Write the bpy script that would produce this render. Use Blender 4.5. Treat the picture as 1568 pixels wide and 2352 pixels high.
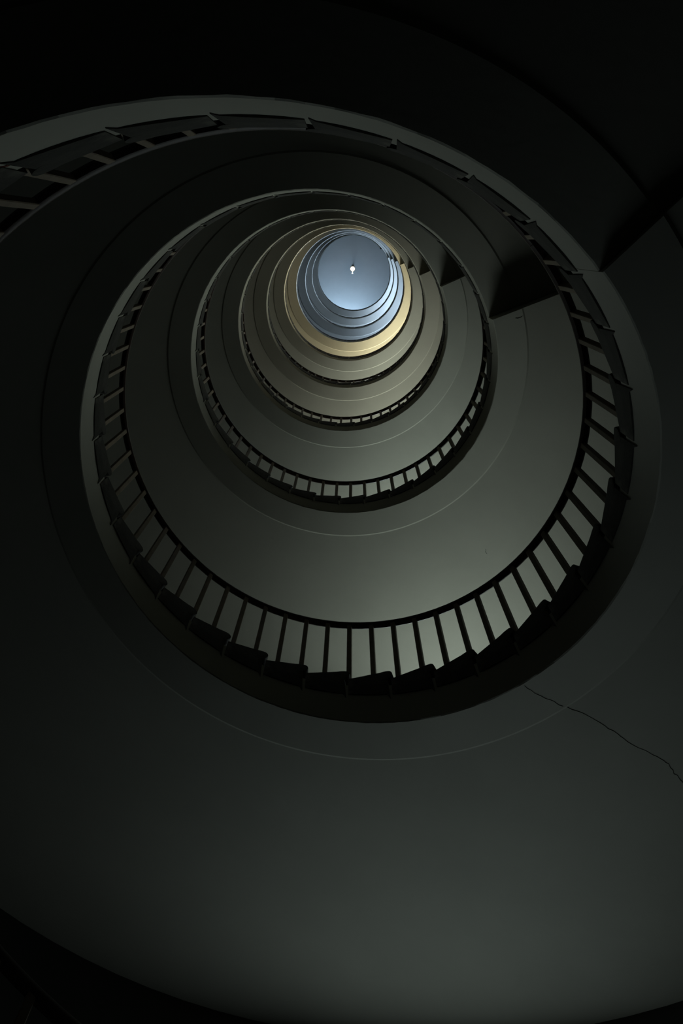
import bpy, bmesh, math, random
from mathutils import Vector, Matrix

random.seed(7)
for o in list(bpy.data.objects):
    bpy.data.objects.remove(o, do_unlink=True)
scene = bpy.context.scene
COL = scene.collection
PI2 = 2 * math.pi

# ------------------------------------------------------------------ scale
S = 1.6            # radius of the open well, metres
EYE = 1.5          # eye height above the ground floor
PITCH = 2.6444     # rise of one turn, in well radii
Z0 = 2.9644        # underside of the stair at turn 0 above the eye, well radii
CX, CY = -0.1412, 0.7697

# ------------------------------------------------------------------ camera
F_PX, TILT, ROLL = 1958.75, 0.306933, 0.041283
cam_data = bpy.data.cameras.new('camera')
cam = bpy.data.objects.new('camera', cam_data)
COL.objects.link(cam)
_c, _s = math.cos(TILT), math.sin(TILT)
fwd = Vector((0, _s, _c)); up0 = Vector((0, -_c, _s)); r0 = Vector((1, 0, 0))
cr, sr = math.cos(ROLL), math.sin(ROLL)
right = cr * r0 + sr * up0
up = -sr * r0 + cr * up0
M = Matrix(((right.x, up.x, -fwd.x, 0), (right.y, up.y, -fwd.y, 0), (right.z, up.z, -fwd.z, EYE), (0, 0, 0, 1)))
cam.matrix_world = M
cam_data.sensor_fit = 'VERTICAL'
cam_data.sensor_height = 36.0
cam_data.sensor_width = 24.0
cam_data.lens = 36.0 * F_PX / 2352.0
cam_data.clip_start = 0.02
cam_data.clip_end = 200
scene.camera = cam

# ------------------------------------------------------------------ view, world
scene.view_settings.view_transform = 'Standard'
scene.view_settings.look = 'None'
scene.view_settings.gamma = 1.0
scene.view_settings.exposure = 0.0
scene.view_settings.use_curve_mapping = False
w = bpy.data.worlds.new('world')
scene.world = w
w.use_nodes = True
bg = w.node_tree.nodes['Background']
bg.inputs[0].default_value = (0.35, 0.5, 0.75, 1)
bg.inputs[1].default_value = 0.12


# ------------------------------------------------------------------ stair curve
E0 = 0.685         # azimuth (in turns) of the floor joint on every storey
R_WALL = 2.62
R_CREASE = 1.17
R_RAIL = 1.085


def axis(t):
    u = max(t - 2.0, 0.0)
    return CX + 0.030873 * u, CY + 0.006884 * u


def joint(k):
    """turn at which the storey joint number k crosses the stair"""
    return -0.38 if k < 0 else (E0 + k if k == 0 else E0 + k - 0.008)


def soff_delta(t):
    k = math.floor(t - E0 + 0.2)
    ph = None
    for q in (k - 1, k, k + 1):
        if joint(q) <= t < joint(q + 1):
            ph = (t - joint(q)) / (joint(q + 1) - joint(q))
    if ph is None:
        ph = 0.5
    d = 0.0
    if ph < 0.2:
        d -= 0.03 * (1 - ph / 0.2)
    if ph > 0.65:
        d += 0.11 * (1 - (1 - ph) / 0.35)
    return d


def zt(t):
    return Z0 + PITCH * t


def P(t, R, dz, z=None):
    """turn, radius, height above the stair underside (all in well radii) -> metres"""
    a = PI2 * t
    cx, cy = axis(t)
    zz = (zt(t) + dz) if z is None else z
    return Vector(((cx - R * math.sin(a)) * S, (cy + R * math.cos(a)) * S, zz * S + EYE))


# ------------------------------------------------------------------ lights
# area light in every storey's unseen window, the warm one standing for a lamp; one entry per storey joint
BLUE = (0.50, 0.68, 1.0)
GREY = (0.93, 1.0, 0.90)
GREYB = (0.85, 1.0, 0.97)
WARM = (1.0, 0.92, 0.65)  # tungsten lamp light, set in a window opening without a fixture
SKYB = (0.52, 0.75, 1.0)
WIN_HALF = 0.055


def win_t(k):
    return (-0.03 if k < 1 else -0.06) if k < 5 else (0.02 if k == 9 else (-0.08 if k == 5 else -0.125))





def win_lo(k):                      # relative to the stair underside above the window
    return {0: -1.75, -1: -1.75, 6: -1.1, 7: -1.1, 8: -1.1, 9: -0.1}.get(k, -1.35)


def win_hi(k):
    return {0: -0.42, -1: -0.42, 9: 0.70}.get(k, -0.28)


#  storey: (colour, watts)
STOREY_LIGHT = {
    -1: (GREYB, 2.5), 0: ((0.80, 0.97, 1.0), 10.5), 1: (GREYB, 33.0), 2: (GREYB, 52.0), 3: (GREY, 90.0),
    4: (GREY, 125.0), 5: (WARM, 400.0), 6: (BLUE, 560.0), 7: (BLUE, 880.0), 8: (BLUE, 860.0), 9: (SKYB, 430.0),
}


def window_center(k, R):
    t = win_t(k) + k
    z = zt(t) + 0.5 * (win_lo(k) + win_hi(k))
    return P(t, R, 0, z), t


for k, (c, watts) in STOREY_LIGHT.items():
    p, t = window_center(k, R_WALL + 0.02)
    ld = bpy.data.lights.new('window_light', 'AREA')
    ld.shape = 'RECTANGLE'
    ld.size = 2 * WIN_HALF * PI2 * R_WALL * S * 0.92
    ld.size_y = (win_hi(k) - win_lo(k)) * S * 0.92
    ld.color = c
    ld.energy = watts
    lo = bpy.data.objects.new('window_light', ld)
    COL.objects.link(lo)
    lo.location = p
    cx, cy = axis(t)
    d = Vector((cx * S, cy * S, p.z)) - p
    lo.rotation_euler = d.to_track_quat('-Z', 'Z').to_euler()


# ------------------------------------------------------------------ materials
def mat(name, color, rough=0.8, var=0.0, scale=3.0, bump=0.0, bscale=40.0, metallic=0.0, stain=None, emit=None, spec=0.3):
    m = bpy.data.materials.new(name)
    m.use_nodes = True
    nt = m.node_tree
    b = nt.nodes['Principled BSDF']
    b.inputs['Base Color'].default_value = (*color, 1)
    b.inputs['Roughness'].default_value = rough
    b.inputs['Metallic'].default_value = metallic
    b.inputs['Specular IOR Level'].default_value = spec
    tc = nt.nodes.new('ShaderNodeTexCoord')
    last = None
    if var > 0:
        n = nt.nodes.new('ShaderNodeTexNoise')
        n.inputs['Scale'].default_value = scale
        n.inputs['Detail'].default_value = 6
        n.inputs['Roughness'].default_value = 0.65
        nt.links.new(tc.outputs['Object'], n.inputs['Vector'])
        r = nt.nodes.new('ShaderNodeValToRGB')
        r.color_ramp.elements[0].position = 0.3
        r.color_ramp.elements[1].position = 0.7
        r.color_ramp.elements[0].color = (*[x * (1 - var) for x in color], 1)
        r.color_ramp.elements[1].color = (*[min(1, x * (1 + var)) for x in color], 1)
        nt.links.new(n.outputs['Fac'], r.inputs['Fac'])
        last = r.outputs['Color']
        if stain:
            n2 = nt.nodes.new('ShaderNodeTexNoise')
            n2.inputs['Scale'].default_value = stain[1]
            n2.inputs['Detail'].default_value = 8
            nt.links.new(tc.outputs['Object'], n2.inputs['Vector'])
            r2 = nt.nodes.new('ShaderNodeValToRGB')
            r2.color_ramp.elements[0].position = stain[2]
            r2.color_ramp.elements[1].position = stain[2] + 0.08
            nt.links.new(n2.outputs['Fac'], r2.inputs['Fac'])
            mx = nt.nodes.new('ShaderNodeMix')
            mx.data_type = 'RGBA'
            nt.links.new(r2.outputs['Color'], mx.inputs['Factor'])
            nt.links.new(last, mx.inputs[6])
            mx.inputs[7].default_value = (*stain[0], 1)
            last = mx.outputs[2]
        nt.links.new(last, b.inputs['Base Color'])
    if bump > 0:
        n3 = nt.nodes.new('ShaderNodeTexNoise')
        n3.inputs['Scale'].default_value = bscale
        n3.inputs['Detail'].default_value = 5
        nt.links.new(tc.outputs['Object'], n3.inputs['Vector'])
        bp = nt.nodes.new('ShaderNodeBump')
        bp.inputs['Strength'].default_value = bump
        bp.inputs['Distance'].default_value = 0.01
        nt.links.new(n3.outputs['Fac'], bp.inputs['Height'])
        nt.links.new(bp.outputs['Normal'], b.inputs['Normal'])
    if emit:
        b.inputs['Emission Color'].default_value = (*emit[0], 1)
        b.inputs['Emission Strength'].default_value = emit[1]
    return m


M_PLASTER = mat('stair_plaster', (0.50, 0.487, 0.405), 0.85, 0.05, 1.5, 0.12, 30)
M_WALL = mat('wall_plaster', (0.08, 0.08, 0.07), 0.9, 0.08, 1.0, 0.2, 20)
M_STEP = mat('dark_terrazzo', (0.042, 0.040, 0.033), 0.75, 0.4, 14.0, 0.3, 60, stain=((0.11, 0.105, 0.085), 5.0, 0.60))
M_RAIL = mat('rail_paint', (0.035, 0.020, 0.016), 0.45, 0.2, 8.0)
M_BAL = mat('baluster_paint', (0.22, 0.17, 0.12), 0.5, 0.2, 8.0)
M_FLOOR = mat('floor_terrazzo', (0.12, 0.12, 0.105), 0.6, 0.2, 20.0)
M_CEIL = mat('ceiling_plaster', (0.44, 0.45, 0.45), 0.9, 0.04, 1.5, 0.1, 20)
M_FRAME = mat('window_frame_paint', (0.5, 0.5, 0.48), 0.5)
M_CRACK = mat('crack_line', (0.20, 0.20, 0.17), 0.9)  # even dark grey of the thin crack ribbons
M_RUST = mat('rust_stain', (0.16, 0.05, 0.035), 0.9)
M_METAL = mat('lamp_metal', (0.10, 0.10, 0.10), 0.35, metallic=0.8)
M_CHROME = mat('lamp_chrome', (0.85, 0.87, 0.9), 0.2, metallic=1.0)
M_GLOBE = mat('lamp_globe', (1, 0.95, 0.8), 0.4, emit=((1.0, 0.86, 0.6), 5.0))
M_GLASS = bpy.data.materials.new('window_glass')
M_GLASS.use_nodes = True
_b = M_GLASS.node_tree.nodes['Principled BSDF']
_b.inputs['Transmission Weight'].default_value = 1.0
_b.inputs['Roughness'].default_value = 0.02
M_DOOR = mat('door_paint', (0.14, 0.09, 0.06), 0.5, 0.2, 5.0)


# ------------------------------------------------------------------ helpers
def mesh_obj(name, verts, faces, m, parent=None, smooth=None, bevel=None):
    me = bpy.data.meshes.new(name)
    me.from_pydata([tuple(v) for v in verts], [], faces)
    me.materials.append(m)
    bm = bmesh.new()
    bm.from_mesh(me)
    bmesh.ops.recalc_face_normals(bm, faces=bm.faces)
    bm.to_mesh(me)
    bm.free()
    if smooth:
        for p in me.polygons:
            p.use_smooth = True
        me.set_sharp_from_angle(angle=math.radians(smooth))
    o = bpy.data.objects.new(name, me)
    COL.objects.link(o)
    if parent:
        o.parent = parent
        o.matrix_parent_inverse = parent.matrix_world.inverted()
    return o


def empty(name, label, cat, loc, group=None, kind=None):
    o = bpy.data.objects.new(name, None)
    COL.objects.link(o)
    o.location = loc
    o.matrix_world = Matrix.Translation(loc)
    o['label'] = label
    o['category'] = cat
    if group:
        o['group'] = group
    if kind:
        o['kind'] = kind
    return o


def sweep(ts, section, jitter=None):
    """section(t) -> list of (R, dz); closed profile swept along the stair"""
    verts, faces = [], []
    n = None
    for i, t in enumerate(ts):
        pr = section(t)
        n = len(pr)
        for (R, dz) in pr:
            verts.append(P(t, R, dz))
    for i in range(len(ts) - 1):
        for j in range(n):
            a = i * n + j
            b = i * n + (j + 1) % n
            faces.append((a, b, b + n, a + n))
    faces.append(tuple(range(n)))
    faces.append(tuple(range((len(ts) - 1) * n, len(ts) * n)))
    return verts, faces


def frange(a, b, step):
    n = max(1, int(math.ceil((b - a) / step)))
    return [a + (b - a) * i / n for i in range(n + 1)]


# ------------------------------------------------------------------ the setting
T_START, T_END = -1.60, 8.63
Z_CEIL = zt(8.66) + 0.40 + 1.75
TOPAX = axis(8.6)


def build_wall():
    """round outer wall, following the slight lean of the shaft, with one window opening per storey"""
    NT = 100
    zs = sorted(set([-EYE / S] + [zt(win_t(k) + k) + d for k in STOREY_LIGHT for d in (win_lo(k), win_hi(k))] + [Z_CEIL + 0.1]))
    zs2 = []
    for a, b in zip(zs[:-1], zs[1:]):
        n = max(1, int((b - a) / 0.8))
        zs2 += [a + (b - a) * i / n for i in range(n)]
    zs2.append(zs[-1])
    verts, faces = [], []

    def ax(z):
        return axis((z - Z0) / PITCH)
    for R in (R_WALL, R_WALL + 0.16):
        for z in zs2:
            cx, cy = ax(z)
            for i in range(NT):
                a = PI2 * i / NT
                verts.append(((cx - R * math.sin(a)) * S, (cy + R * math.cos(a)) * S, z * S + EYE))
    nz = len(zs2)

    def idx(s, iz, i):
        return (s * nz + iz) * NT + (i % NT)

    def is_open(iz, i):
        zm = 0.5 * (zs2[iz] + zs2[iz + 1])
        for k in STOREY_LIGHT:
            tm = ((i + 0.5) / NT - win_t(k) + 0.5) % 1.0 - 0.5
            zz = zt(win_t(k) + k)
            if abs(tm) <= WIN_HALF and zz + win_lo(k) < zm < zz + win_hi(k):
                return True
        return False
    for iz in range(nz - 1):
        for i in range(NT):
            if is_open(iz, i):
                if not is_open(iz, i - 1):
                    faces.append((idx(0, iz, i), idx(0, iz + 1, i), idx(1, iz + 1, i), idx(1, iz, i)))
                if not is_open(iz, i + 1):
                    faces.append((idx(0, iz, i + 1), idx(0, iz + 1, i + 1), idx(1, iz + 1, i + 1), idx(1, iz, i + 1)))
                if not is_open(iz - 1, i):
                    faces.append((idx(0, iz, i), idx(0, iz, i + 1), idx(1, iz, i + 1), idx(1, iz, i)))
                if not is_open(iz + 1, i):
                    faces.append((idx(0, iz + 1, i), idx(0, iz + 1, i + 1), idx(1, iz + 1, i + 1), idx(1, iz + 1, i)))
                continue
            for s in (0, 1):
                faces.append((idx(s, iz, i), idx(s, iz, i + 1), idx(s, iz + 1, i + 1), idx(s, iz + 1, i)))
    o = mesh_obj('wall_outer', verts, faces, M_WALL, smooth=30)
    o['kind'] = 'structure'


build_wall()


def disc(name, z, R, c, m, thick):
    verts, faces = [], []
    N = 96
    for zz in (z, z + thick):
        for i in range(N):
            a = PI2 * i / N
            verts.append(((c[0] - R * math.sin(a)) * S, (c[1] + R * math.cos(a)) * S, zz * S + EYE))
    faces.append(tuple(range(N)))
    faces.append(tuple(range(N, 2 * N)))
    for i in range(N):
        j = (i + 1) % N
        faces.append((i, j, j + N, i + N))
    o = mesh_obj(name, verts, faces, m)
    o['kind'] = 'structure'
    return o


disc('floor', -EYE / S - 0.1, R_WALL + 0.16, axis(0), M_FLOOR, 0.1)
disc('ceiling', Z_CEIL, R_WALL + 0.14, axis((Z_CEIL - Z0) / PITCH), M_CEIL, 0.12)


def build_window(n, k):
    """frame with mullions and its panes, set half way into the wall"""
    t0, t1 = win_t(k) - WIN_HALF, win_t(k) + WIN_HALF
    zb, zh = zt(win_t(k) + k) + win_lo(k), zt(win_t(k) + k) + win_hi(k)
    R = R_WALL + 0.09
    verts, faces = [], []

    def box(ta, tb, za, zb_, Ra, Rb):
        nn = 4
        base = len(verts)
        for i in range(nn + 1):
            t = ta + (tb - ta) * i / nn
            for (r, z) in ((Ra, za), (Rb, za), (Rb, zb_), (Ra, zb_)):
                verts.append(P2(t + k, r, z))
        for i in range(nn):
            for j in range(4):
                a = base + i * 4 + j
                b = base + i * 4 + (j + 1) % 4
                faces.append((a, b, b + 4, a + 4))
        faces.append((base, base + 1, base + 2, base + 3))
        e = base + nn * 4
        faces.append((e, e + 1, e + 2, e + 3))

    def P2(t, r, z):
        cx, cy = axis((z - Z0) / PITCH)
        a = PI2 * t
        return Vector(((cx - r * math.sin(a)) * S, (cy + r * math.cos(a)) * S, z * S + EYE))
    fw = 0.035
    ft = fw / (PI2 * R)
    box(t0, t1, zb, zb + fw, R - .02, R + .02)
    box(t0, t1, zh - fw, zh, R - .02, R + .02)
    box(t0, t0 + ft, zb + fw, zh - fw, R - .02, R + .02)
    box(t1 - ft, t1, zb + fw, zh - fw, R - .02, R + .02)
    for i in (1, 2):
        tm = t0 + (t1 - t0) * i / 3
        box(tm - ft / 2, tm + ft / 2, zb + fw, zh - fw, R - .015, R + .015)
    o = mesh_obj('window_%d' % n, verts, faces, M_FRAME)
    o['kind'] = 'structure'
    verts, faces = [], []
    box(t0 + ft, t1 - ft, zb + fw, zh - fw, R - .003, R + .003)
    mesh_obj('pane', verts, faces, M_GLASS, parent=o)


for n, k in enumerate(STOREY_LIGHT):
    build_window(n + 1, k)

# ------------------------------------------------------------------ stair flights
NS = 34.6                     # steps per turn
DT = 1.0 / NS
RISE = PITCH / NS
STEP_PHASE = -0.0615          # turn at which one nosing stands
STEP_DZ = 0.40                # tread top above the underside at its nosing
NB = 62.0                     # balusters per turn
BAL_PHASE = -0.0303
RAIL_DZ = 1.025

rng = random.Random(3)


def slab_section(t):
    d = soff_delta(t)
    j = rng.uniform(-0.003, 0.003)
    j2 = rng.uniform(-0.002, 0.002)
    c = R_CREASE
    pts = [(1.0, 0.27), (1.0 + abs(j2) * .3, d - 0.002 + j), (1.003 + abs(j2), d - 0.006), (c - 0.005, d - 0.006)]
    pts += [(c + 0.005, d), (1.6, d), (2.1, d), (R_WALL, d), (R_WALL, 0.27)]
    return pts


def step_mesh():
    """one step, nosing at turn 0, tread top at height 0, in metres about the well axis"""
    prof = []   # (s tangential along ascent in well radii at R=1, z)
    th = 0.074
    r = th / 2
    back = DT * PI2 + 0.004
    # start at back top, run to nosing, round it, back to the riser, down
    prof.append((back, 0.0))
    prof.append((r + 0.02, 0.0))
    for q in range(0, 9):
        a = math.pi / 2 + math.pi * q / 8
        prof.append((r + r * math.cos(a) * 1.05, -r + r * math.sin(a)))
    prof.append((0.02, -th))
    prof.append((0.013, -0.232))
    prof.append((0.026, -0.205 + 0.026 * RISE / (DT * PI2)))
    prof.append((back, -0.205 + RISE))
    verts, faces = [], []
    Rs = [0.9975, 0.999, 1.3, 1.8, 2.2, R_WALL]
    n = len(prof)
    for i, R in enumerate(Rs):
        for (s, z) in prof:
            k = 1.0
            if i == 0:
                z = z - 0.003 if z > -0.01 else z
            a = s / 1.0            # same angle at every radius beyond the nosing
            if s < 0.06:
                a = s / R          # keep the nosing the same size along its length
            verts.append(((-R * math.sin(a)) * S, (R * math.cos(a)) * S, z * S))
    for i in range(len(Rs) - 1):
        for j in range(n):
            a = i * n + j
            b = i * n + (j + 1) % n
            faces.append((a, b, b + n, a + n))
    faces.append(tuple(range(n)))
    faces.append(tuple(range((len(Rs) - 1) * n, len(Rs) * n)))
    me = bpy.data.meshes.new('step')
    me.from_pydata(verts, [], faces)
    me.materials.append(M_STEP)
    bm = bmesh.new()
    bm.from_mesh(me)
    bmesh.ops.recalc_face_normals(bm, faces=bm.faces)
    bm.to_mesh(me)
    bm.free()
    for p in me.polygons:
        p.use_smooth = True
    me.set_sharp_from_angle(angle=math.radians(35))
    return me


def baluster_mesh():
    """square bar with small bevels, foot below the tread, local origin at the rail underside"""
    h = (RAIL_DZ - 0.33) * S
    w_ = 0.0112 * S
    bv = 0.2 * w_
    verts, faces = [], []
    ring = [(w_ - bv, -w_), (w_, -w_ + bv), (w_, w_ - bv), (w_ - bv, w_), (-w_ + bv, w_), (-w_, w_ - bv), (-w_, -w_ + bv), (-w_ + bv, -w_)]
    for z in (-h, 0.012 * S):
        for (x, y) in ring:
            verts.append((x, y, z))
    for j in range(8):
        faces.append((j, (j + 1) % 8, 8 + (j + 1) % 8, 8 + j))
    faces.append(tuple(range(8)))
    faces.append(tuple(range(8, 16)))
    me = bpy.data.meshes.new('baluster')
    me.from_pydata(verts, [], faces)
    me.materials.append(M_BAL)
    return me


STEP_ME = step_mesh()
BAL_ME = baluster_mesh()

FLIGHTS = [
    (T_START, joint(-1), 'lowest and nearest grey plaster stair flight sweeping from top left corner to upper right edge',
     'nearest railing, seen behind the broad pale string at the upper left'),
    (joint(-1), joint(0), 'widest full ring of grey stair flight, its soffit filling the bottom of the view',
     'railing on the widest ring, its dark balusters standing out between the two largest soffits'),
    (joint(0), joint(1), 'second full ring of grey-green stair flight inside the widest ring',
     'railing on the second full ring, short balusters showing below its smooth soffit'),
    (joint(1), joint(2), 'third full ring of dim grey-green stair flight counting from outside',
     'railing on the third full ring, only slits of light between its balusters'),
    (joint(2), joint(3), 'fourth full ring of grey-green stair flight counting from outside',
     'railing on the fourth full ring, dark thin line with reddish tinge'),
    (joint(3), joint(4), 'fifth ring, olive grey stair flight just outside the yellow lit ring',
     'railing on the olive grey fifth ring, just outside the yellow lit soffit'),
    (joint(4), joint(5), 'warm yellow lit ring of stair flight between grey and blue rings',
     'thin dark railing line inside the warm yellow ring'),
    (joint(5), joint(6), 'pale blue stair flight next inside the yellow ring, outermost of three blue rings',
     'thin dark railing line on the outermost blue ring'),
    (joint(6), joint(7), 'middle one of the three narrow blue daylit stair rings',
     'thin dark railing line on the middle blue ring'),
    (joint(7), T_END, 'topmost and smallest blue stair ring directly around the ceiling disc',
     'topmost railing, dark arc bordering the blue ceiling disc'),
]


def tread_dz_at(t):
    """tread top above the local underside at turn t"""
    i = math.floor((t - STEP_PHASE) / DT)
    tn = STEP_PHASE + i * DT
    return STEP_DZ - PITCH * (t - tn)


FLIGHT_OBJ = []
for fi, (ta, tb, flabel, rlabel) in enumerate(FLIGHTS):
    base = P(ta, 1.8, 0)
    fl = empty('stair_flight', flabel, 'stair flight', base, group='turns of the helical stair')
    FLIGHT_OBJ.append(fl)
    # slab: string, lip, bead and soffit in one body
    eps = 1e-4
    v, f = sweep(frange(ta + eps, tb - eps, 1 / 240.0), slab_section)
    sl = mesh_obj('slab', v, f, M_PLASTER, parent=fl, smooth=12)
    # steps
    i0 = math.ceil((ta - STEP_PHASE) / DT)
    i1 = math.ceil((tb - STEP_PHASE) / DT)
    for i in range(i0, i1):
        tn = STEP_PHASE + i * DT
        cx, cy = axis(tn)
        o = bpy.data.objects.new('step', STEP_ME)
        COL.objects.link(o)
        o.parent = fl
        o.matrix_parent_inverse = fl.matrix_world.inverted()
        o.location = (cx * S, cy * S, (zt(tn) + STEP_DZ) * S + EYE)
        o.rotation_euler = (0, 0, PI2 * tn)
    # railing
    rl = empty('railing', rlabel, 'railing', P(ta, R_RAIL, tread_dz_at(ta)), group='railings around the stair well')
    tb_r = tb if fi < len(FLIGHTS) - 1 else 8.605
    w2, h2 = 0.0165, 0.018

    def rail_section(t):
        c = 0.35
        return [(R_RAIL - w2, RAIL_DZ + h2 * c), (R_RAIL - w2, RAIL_DZ - h2 * c + 0), (R_RAIL - w2 * .5, RAIL_DZ - h2),
                (R_RAIL + w2 * .5, RAIL_DZ - h2), (R_RAIL + w2, RAIL_DZ - h2 * c), (R_RAIL + w2, RAIL_DZ + h2 * c),
                (R_RAIL + w2 * .5, RAIL_DZ + h2), (R_RAIL - w2 * .5, RAIL_DZ + h2)]
    v, f = sweep(frange(ta + eps, tb_r - eps, 1 / 120.0), rail_section)
    mesh_obj('handrail', v, f, M_RAIL, parent=rl, smooth=50)
    j0 = math.ceil((ta - BAL_PHASE) * NB)
    j1 = math.ceil((tb_r - BAL_PHASE) * NB)
    for j in range(j0, j1):
        tj = BAL_PHASE + j / NB
        o = bpy.data.objects.new('baluster', BAL_ME)
        COL.objects.link(o)
        o.parent = rl
        o.matrix_parent_inverse = rl.matrix_world.inverted()
        o.location = P(tj, R_RAIL, RAIL_DZ - h2)
        o.rotation_euler = (0, 0, PI2 * tj)

# ------------------------------------------------------------------ hairline cracks in the broad soffit
def soffit_z(R, t):
    d = soff_delta(t)
    return d - (0.006 if R < R_CREASE - 0.008 else 0.0)


def crack(path, width, parent):
    pts = []
    for (R0, ta_), (R1, tb_) in zip(path[:-1], path[1:]):
        for q in range(4):
            u = q / 4
            pts.append((R0 + (R1 - R0) * u + rng.uniform(-.004, .004), ta_ + (tb_ - ta_) * u + rng.uniform(-.0004, .0004)))
    pts.append(path[-1])
    verts, faces = [], []
    for i, (R, t) in enumerate(pts):
        w_ = width * rng.uniform(0.5, 1.3)
        z = soffit_z(R, t)
        R = max(R, 1.012)
        for (dt, dz) in ((-w_, 0.001), (0, -0.0022), (w_, 0.001)):
            verts.append(P(t + dt / (PI2 * R), R, z + dz + PITCH * (-dt / (PI2 * R)) * 0))
    for i in range(len(pts) - 1):
        for j in range(3):
            a, b = i * 3 + j, i * 3 + (j + 1) % 3
            faces.append((a, b, b + 3, a + 3))
    faces.append((0, 1, 2))
    n = len(verts)
    faces.append((n - 3, n - 2, n - 1))
    return mesh_obj('crack', verts, faces, M_CRACK, parent=parent)


crack([(1.012, -0.141), (1.071, -0.1422), (1.112, -0.1442), (1.174, -0.1463), (1.237, -0.1497), (1.317, -0.1503),
       (1.385, -0.1513), (1.446, -0.1514), (1.521, -0.1531), (1.576, -0.1537), (1.629, -0.1519), (1.688, -0.1508), (1.80, -0.150)],
      0.0013, FLIGHT_OBJ[1])
crack([(R_CREASE + .01, -0.2604), (1.25, -0.2604), (1.4, -0.2590), (1.6, -0.2585)], 0.0011, FLIGHT_OBJ[1])
crack([(1.568, 0.8769), (1.60, 0.878)], 0.0025, FLIGHT_OBJ[2])
crack([(1.12, 0.6909), (1.15, 0.6912), (1.165, 0.6905)], 0.0016, FLIGHT_OBJ[2])

# short rusty crack on the well face of the lowest flight
_v, _f = [], []
_path = [(-0.5825, 0.198), (-0.5813, 0.196), (-0.5803, 0.205), (-0.5795, 0.203), (-0.5786, 0.212), (-0.5781, 0.214)]
for _i, (_t, _d) in enumerate(_path):
    _h = (0.004, 0.006, 0.005, 0.007, 0.005, 0.001)[_i]
    for (_R, _z) in ((0.9988, -_h), (0.9988, _h), (1.002, _h), (1.002, -_h)):
        _v.append(P(_t, _R, _d + _z))
for _i in range(len(_path) - 1):
    for _j in range(4):
        _a, _b = _i * 4 + _j, _i * 4 + (_j + 1) % 4
        _f.append((_a, _b, _b + 4, _a + 4))
_o = mesh_obj('crack', _v, _f, M_RUST, parent=FLIGHT_OBJ[0])
_o['label'] = 'short rust-coloured crack'

# ------------------------------------------------------------------ pendant lamp under the top ceiling
def ray(x, y, z):
    d = (x - 784) / F_PX * right - (y - 1176) / F_PX * up + fwd
    return Vector((d.x / d.z * z * S, d.y / d.z * z * S, z * S + EYE))


def lathe(prof, n=24):
    verts, faces = [], []
    for (r, z) in prof:
        for i in range(n):
            a = PI2 * i / n
            verts.append((r * math.cos(a), r * math.sin(a), z))
    for k in range(len(prof) - 1):
        for i in range(n):
            j = (i + 1) % n
            faces.append((k * n + i, k * n + j, (k + 1) * n + j, (k + 1) * n + i))
    faces.append(tuple(range(n)))
    faces.append(tuple(range((len(prof) - 1) * n, len(prof) * n)))
    return verts, faces


ZL = Z_CEIL - 0.62
pl = ray(809.5, 617.5, ZL)
lamp = empty('pendant_lamp', 'small glowing globe lamp hanging under the blue ceiling disc', 'lamp', pl)


def lamp_part(name, prof, m, tilt=0.0, smooth=40):
    v, f = lathe(prof)
    R_ = Matrix.Rotation(tilt, 4, 'X')
    v = [R_ @ Vector(q) + pl for q in v]
    return mesh_obj(name, v, f, m, parent=lamp, smooth=smooth)


rg = 0.105
gl = [(rg * math.sin(math.pi * (q + 0.4) / 16.8), -rg * math.cos(math.pi * (q + 0.4) / 16.8)) for q in range(17)]
lamp_part('globe', gl, M_GLOBE)
lamp_part('shade', [(0.06, 0.16), (0.075, 0.15), (0.125, 0.045), (0.13, 0.03), (0.122, 0.03), (0.07, 0.14), (0.055, 0.15)], M_METAL)
lamp_part('rod', [(0.014, 0.15), (0.014, (Z_CEIL - ZL) * S - 0.02)], M_METAL)
lamp_part('ceiling_rose', [(0.075, (Z_CEIL - ZL) * S - 0.04), (0.085, (Z_CEIL - ZL) * S - 0.02), (0.085, (Z_CEIL - ZL) * S)], M_METAL)
lamp_part('finial', [(0.028, -0.30), (0.034, -0.27), (0.022, -0.12), (0.016, -0.08)], M_CHROME, tilt=0.75)
lt = bpy.data.lights.new('lamp_light', 'POINT')
lt.energy = 6
lt.color = (1, 0.84, 0.6)
lt.shadow_soft_size = 0.1
lto = bpy.data.objects.new('lamp_light', lt)
COL.objects.link(lto)
lto.location = pl + Vector((0, 0, -0.13))
